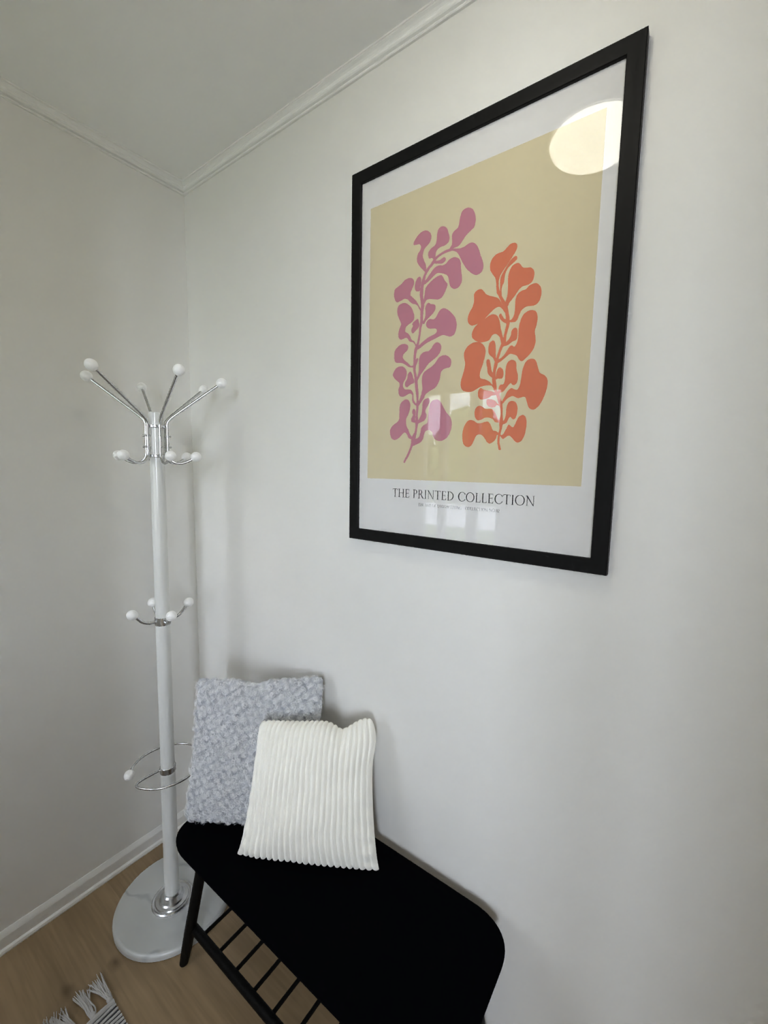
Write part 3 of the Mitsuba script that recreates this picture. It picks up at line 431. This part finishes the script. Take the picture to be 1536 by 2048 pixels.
prof = [(0.045, SZ - ST), (0.018, SZ - ST), (0.0145, SZ - ST + 0.003), (0.009, SZ - ST + 0.013), (0.002, SZ - 0.014), (0.0008, SZ - 0.006), (0.006, SZ - 0.001), (0.020, SZ), (0.05, SZ + 0.001)]
V = np.vstack([np.hstack([base_ring - nrm * i_, np.full((N, 1), z)]) for i_, z in prof] + [[[*cen, SZ - ST]], [[*cen, SZ + 0.002]]])
F = []
for k_ in range(len(prof) - 1):
    for i_ in range(N):
        j_ = (i_ + 1) % N; F += [(k_ * N + i_, k_ * N + j_, (k_ + 1) * N + j_), (k_ * N + i_, (k_ + 1) * N + j_, (k_ + 1) * N + i_)]
e = (len(prof) - 1) * N
for i_ in range(N): F += [(len(V) - 2, (i_ + 1) % N, i_), (len(V) - 1, e + i_, e + (i_ + 1) % N)]
m = trimesh.Trimesh(V, np.array(F), process=False); m.fix_normals(); obj('seat', m, 'm_bench_seat', t, smooth=40, label='black fabric padded seat')
BCX, BCY = -0.2005, -0.893
legz = SZ - ST + 0.001
for sx in (-1, 1):
    for sy in (1, -1):
        foot = np.array([BCX + sx * 0.1485, BCY + sy * 0.421, 0.0]); top = foot + np.array([-sx * 0.08, -sy * 0.199, 1.0]) * legz
        q = np.linspace(0, 1, 8)[:, None]; path = foot * (1 - q) + top * q; rr = np.interp(q[:, 0], [0, 0.03, 0.3, 1], [0.0125, 0.0140, 0.0155, 0.0145])
        lm = tube(path, rr, 20); lm.vertices[:, 2] = np.clip(lm.vertices[:, 2], 0.0, legz)
        obj('leg', lm, 'm_bench_wood', t, smooth=50)
RZ = 0.122; RXO = 0.1485 - 0.08 * RZ
for sx in (-1, 1):
    x = BCX + sx * (RXO - 0.008)
    y1 = 0.421 - 0.199 * RZ - 0.004
    obj('rail', tube([(x, BCY - y1, RZ), (x, BCY, RZ), (x, BCY + y1, RZ)], 0.0125, 18), 'm_bench_wood', t, smooth=50)
for i_ in range(10):
    y = -0.542 - 0.0755 * i_
    obj('slat', tube([(BCX - RXO + 0.012, y, RZ), (BCX, y, RZ), (BCX + RXO - 0.012, y, RZ)], 0.0052, 12), 'm_bench_wood', t, smooth=50)

# ------------------------------------------------------------------ cushions
def cushion(corners, thick, nx, ny, edge, disp, pull=0.05, dip=None, seam=0.006):
    """two-sided cushion: corners BL BR TR TL; bilinear sheet, bulged along its normal; edge(u, v) -> inward pull, disp(u, v, side) -> relief along the normal"""
    BL, BR, TR, TL = [np.array(c, float) - (0, 0, 0.004) for c in corners]; TR[2] += 0.006; TL[2] += 0.008
    u = np.linspace(-1, 1, nx); v = np.linspace(-1, 1, ny); U, Vv = np.meshgrid(u, v, indexing='ij')
    Uw, Vw = edge(U, Vv)
    a = (Uw + 1) / 2; b = (Vw + 1) / 2
    P0 = BL * ((1 - a) * (1 - b))[..., None] + BR * (a * (1 - b))[..., None] + TR * (a * b)[..., None] + TL * ((1 - a) * b)[..., None]
    n_ = np.cross(BR - BL, TL - BL); n_ /= np.linalg.norm(n_)
    bul = ((1 - np.abs(U) ** 2.4) * (1 - np.abs(Vv) ** 2.4)); bul = np.clip(bul, 0, 1) ** 0.6
    out = []
    for side, th_ in ((1, thick[0]), (-1, thick[1])):
        hgt = th_ * bul + seam * np.clip(bul, 0, 0.3) + disp(U, Vv, side) * np.clip(bul * 6, 0.0, 1)
        out.append(P0 + side * hgt[..., None] * n_)
    idx = np.arange(nx * ny).reshape(nx, ny); q = np.stack([idx[:-1, :-1], idx[1:, :-1], idx[1:, 1:], idx[:-1, 1:]], -1).reshape(-1, 4)
    f = np.vstack([q[:, [0, 1, 2]], q[:, [0, 2, 3]]])
    return out, f, n_, U, Vv
# grey: rosette plush
def edge_g(U, V):
    Uw = U * (1 - 0.055 * (1 - V ** 2)) ; Vw = V * (1 - 0.04 * (1 - U ** 2))
    Vw = Vw - 0.050 * np.exp(-((U + 0.08) / 0.16) ** 2) * np.clip(V, 0, 1) ** 3
    Uw = Uw * (1 - 0.03 * np.abs(V) ** 14); Vw = Vw * (1 - 0.03 * np.abs(U) ** 14)
    s_ = np.stack([U * 34, V * 34, 0 * U], -1); k_ = np.maximum(np.abs(U), np.abs(V)) ** 20
    return Uw * (1 + 0.05 * k_ * (meshkit.fbm(s_, 2, 21) - 0.5)), Vw * (1 + 0.05 * k_ * (meshkit.fbm(s_, 2, 22) - 0.5))
GC = [(-0.3300, -0.4680, 0.4500), (-0.1150, -0.8100, 0.4520), (-0.0300, -0.7390, 0.8530), (-0.2400, -0.4060, 0.8260)]
PR_ = 0.0205; _r3 = np.random.default_rng(3); ANG_ = _r3.uniform(0, 6.28, (64, 64)); JX_ = _r3.uniform(-0.10, 0.10, (64, 64)); JY_ = _r3.uniform(-0.10, 0.10, (64, 64)); CA_, SA_ = math.cos(0.55), math.sin(0.55)
CENTRES = []
for i_ in range(-16, 17):
    for j_ in range(-16, 17):
        X_, Y_ = (i_ + 0.5 + JX_[i_ % 64, j_ % 64]) * PR_, (j_ + 0.5 + JY_[i_ % 64, j_ % 64]) * PR_
        CENTRES.append((X_ * CA_ - Y_ * SA_, X_ * SA_ + Y_ * CA_))
def rosette(U, V, side):
    x, y = U * 0.20, V * 0.205
    best = np.full(U.shape, 9.0); H = np.zeros(U.shape); X, Y = (x * CA_ + y * SA_) / PR_, (-x * SA_ + y * CA_) / PR_
    ix, iy = np.floor(X).astype(int), np.floor(Y).astype(int)
    for a_ in (-1, 0, 1):
        for b_ in (-1, 0, 1):
            i_, j_ = (ix + a_) % 64, (iy + b_) % 64
            dx, dy = X - (ix + a_ + 0.5 + JX_[i_, j_]), Y - (iy + b_ + 0.5 + JY_[i_, j_])
            d_ = np.hypot(dx, dy); q = np.arctan2(dy, dx)
            h_ = 0.0085 * np.clip(1 - (d_ / 0.62) ** 2, 0, 1) ** 0.7 + 0.0028 * np.cos(2 * np.pi * (d_ * 2.1) + q + ANG_[i_, j_]) * np.exp(-d_ * 1.1)
            m_ = d_ < best; H = np.where(m_, h_, H); best = np.where(m_, d_, best)
    return H + 0.003 * (meshkit.fbm(np.stack([U * 60, V * 60, 0 * U + side], -1), 3, 5) - 0.5)
(o1, o2), f, nG, U, V = cushion(GC, (0.046, 0.026), 230, 230, edge_g, rosette)
def plush_col(pts, seed):
    k = meshkit.fbm(pts * 75, 3, seed)[..., None]; k = np.clip((k - 0.32) / 0.36, 0, 1)
    return (np.array((0.34,0.35,0.38)) * (1 - k) + np.array((0.60,0.61,0.63)) * k).reshape(-1, 3)
v_all = np.vstack([o1.reshape(-1, 3), o2.reshape(-1, 3)]); f_all = np.vstack([f, f[:, ::-1] + 230 * 230])
t = thing('cushion', 'fluffy pale blue-grey plush cushion with swirled pile, leaning in the corner behind the white cushion', 'cushion')
def closed(v, f):
    m = trimesh.Trimesh(v, f, process=False); m.merge_vertices(); m.update_faces(m.nondegenerate_faces()); m.remove_unreferenced_vertices()
    if m.volume < 0: m.invert()
    return m
m = closed(v_all, f_all); obj('cover', m, 'm_plush', t, smooth=True, color=plush_col(np.array(m.vertices), 2))
def curls(seed, shell, per, r0, r1, lift0, lift1, rad_, spread):
    "curled tufts: each rosette of the pile carries a cluster of spiral strands that rise towards its middle"
    r_ = np.random.default_rng(seed); ms_v, ms_f, off = [], [], 0
    nrm_ = np.cross(np.gradient(shell, axis=0), np.gradient(shell, axis=1)); nrm_ /= np.linalg.norm(nrm_, axis=-1, keepdims=True)
    if (nrm_.mean((0, 1)) @ nG) < 0: nrm_ = -nrm_
    k_ = np.ones(31) / 31
    for ax_ in (0, 1): nrm_ = np.apply_along_axis(lambda v: np.convolve(np.pad(v, 15, 'edge'), k_, 'valid'), ax_, nrm_)
    nrm_ /= np.linalg.norm(nrm_, axis=-1, keepdims=True)
    for (u_, v_) in ROS:
        for _ in range(per):
            du, dv = r_.normal(0, spread, 2); i_ = int(round((1 + np.clip((u_ + du) / 0.20, -0.995, 0.995)) / 2 * 229)); j_ = int(round((1 + np.clip((v_ + dv) / 0.205, -0.995, 0.995)) / 2 * 229))
            n_ = nrm_[i_, j_] + r_.normal(0, 0.30, 3); n_ /= np.linalg.norm(n_)
            c = shell[i_, j_]; a = np.cross(n_, r_.normal(0, 1, 3)); a /= np.linalg.norm(a); b = np.cross(n_, a)
            R = r_.uniform(r0, r1); q = np.linspace(0, r_.uniform(2.6, 6.2), 11); rad = R * (1 - 0.10 * q)
            pth = c + a * (rad * np.cos(q))[:, None] + b * (rad * np.sin(q))[:, None] + n_ * (r_.uniform(lift0, lift1) + 0.0007 * q)[:, None]
            m = tube(pth, np.linspace(rad_, rad_ * 0.5, 11), 3, caps=False); ms_v.append(m.vertices); ms_f.append(m.faces + off); off += len(m.vertices)
    return trimesh.Trimesh(np.vstack(ms_v), np.vstack(ms_f), process=False)
ROS = np.array([(x, y) for x, y in CENTRES if abs(x) < 0.197 and -0.198 < y < 0.202])
for sd, mm, ar in ((11, 'm_curl_a', (15, 0.0028, 0.0074, 0.0000, 0.0050, 0.00055, 0.0036)), (12, 'm_curl_b', (6, 0.0040, 0.0085, -0.0020, 0.0020, 0.00055, 0.0050)), (13, 'm_curl_a', (8, 0.0030, 0.0070, -0.0005, 0.0045, 0.00045, 0.0085))):
    k = obj('pile', curls(sd, o1, *ar), mm, t, smooth=True); labels[k] = {'kind': 'stuff'}
# white: corduroy ribs
NR = 23
def wob(U, V): return U + 0.0035 * np.sin(19 * V + 5 * U) * np.clip((-0.35 - U) / 0.4, 0, 1) * (1 - np.abs(U) ** 8) + 0.012 * (meshkit.fbm(np.stack([U * 2.0, V * 2.2, 0 * U], -1), 2, 4) - 0.5) * (1 - U ** 2) * 4
def rib(U): return np.abs(np.sin(np.pi * NR * (U + 1) / 2)) ** 0.75
def edge_c(U, V):
    pull_b = np.clip(-V, 0, 1)
    Uw = U * (1 - 0.06 * (1 - V ** 2)); Uw = Uw * (1 + 0.0 * V)
    Vw = V * (1 - 0.03 * (1 - U ** 2)) + np.sign(V) * 0.022 * (rib(U) - 0.6) * np.abs(V) ** 8
    Vw = Vw - 0.115 * np.exp(-((U - 0.48) / 0.20) ** 2) * np.clip(V, 0, 1) ** 4 + 0.02 * np.exp(-((U - 0.90) / 0.12) ** 2) * np.clip(V, 0, 1) ** 3
    Uw = Uw * (1 - np.where(V > 0, 0.05, -0.01) * np.abs(V) ** 12) + 0.045 * np.exp(-((V - 0.72) / 0.22) ** 2) * np.clip(U, 0, 1) ** 3; Vw = Vw * (1 - np.where(V > 0, 0.03, 0.012) * np.abs(U) ** 10)
    return Uw, Vw
CC = [(-0.3020, -0.6840, 0.4500), (-0.1130, -1.0120, 0.4500), (-0.0400, -0.9380, 0.7970), (-0.2200, -0.6750, 0.7810)]
def ribs(U, V, side):
    W = wob(U, V)
    wr = 0.010 * (meshkit.fbm(np.stack([U * 2.6 + 3, V * 3.4, 0 * U + side], -1), 3, 9) - 0.5)
    crease = -0.010 * np.exp(-((U - 0.45 - 0.25 * (1 - V)) / 0.07) ** 2) * np.clip((V - 0.55) / 0.4, 0, 1)
    ear = 0.004 * np.sin(26 * V + 9 * U) * np.clip((np.abs(U) - 0.72) / 0.25, 0, 1)
    return 0.0064 * rib(W) + wr + crease + ear * np.clip((-V + 0.4), 0, 1)
(o1, o2), f, nC, U, V = cushion(CC, (0.056, 0.030), 24 * NR + 1 - 23 * 8, 170, edge_c, ribs, seam=0.01)
t = thing('cushion', 'cream white corduroy cushion with wide vertical ribs, propped in front of the grey plush cushion', 'cushion')
n_ = o1.shape[0] * o1.shape[1]
obj('cover', closed(np.vstack([o1.reshape(-1, 3), o2.reshape(-1, 3)]), np.vstack([f, f[:, ::-1] + n_])), 'm_cord_cushion', t, smooth=True)

# ------------------------------------------------------------------ rug
t = thing('rug', 'small woven rug with dark and white ribs and pale knotted fringe on the wooden floor', 'rug')
RX1, RY1, RW, RL = -0.514, -0.406, 0.62, 1.15
obj('backing', cham(RX1 - RW, RX1, RY1 - RL, RY1, 0.0005, 0.005, 0.001), 'm_rug_dark', t)
pitch = 0.0115
for i_ in range(int(RL / pitch)):
    y = RY1 - 0.004 - pitch * i_
    q = np.linspace(0, 1, 40); xs = RX1 + 0.001 - (RW + 0.001) * q
    zz = 0.0052 + 0.0006 * np.sin(q * 900 + i_ * 2.1); yy = y + 0.0012 * np.sin(q * 31 + i_ * 1.3)
    m = tube(np.stack([xs, yy, zz], 1), 0.0036 if i_ else 0.0070, 7); m.vertices[:, 2] = np.maximum(m.vertices[:, 2], 0.0008)
    obj('rib', m, 'm_rug_white', t, smooth=60)
r_ = np.random.default_rng(5)
for i_ in range(15):
    x = RX1 - 0.006 - 0.041 * i_; ms = []
    sway = r_.normal(0, 0.012); L = 0.080 + r_.uniform(-0.006, 0.012)
    for s_ in range(26):
        dx = r_.normal(0, 0.0035); d2 = r_.normal(0, 0.011)
        p_ = [(x + dx * 0.5, RY1 + 0.002, 0.006), (x + dx, RY1 + 0.018, 0.0075 + abs(r_.normal(0, 0.002))), (x + dx + 0.4 * sway + 0.3 * d2, RY1 + 0.040, 0.007 + abs(r_.normal(0, 0.003))), (x + dx + sway + d2, RY1 + L + r_.normal(0, 0.008), 0.004 + abs(r_.normal(0, 0.003)))]
        ms.append(tube(spline(p_, 5), [0.0019] * 13 + [0.0016, 0.0012, 0.0008], 5))
    kn = trimesh.creation.icosphere(2, 0.0085); kn.apply_scale((0.9, 1.0, 0.75)); kn.apply_translation((x, RY1 + 0.008, 0.0075)); ms.append(kn)
    m = cat(*ms); m.vertices[:, 2] = np.maximum(m.vertices[:, 2], 0.0006)
    obj('tassel', m, 'm_rug_white', t, smooth=60)
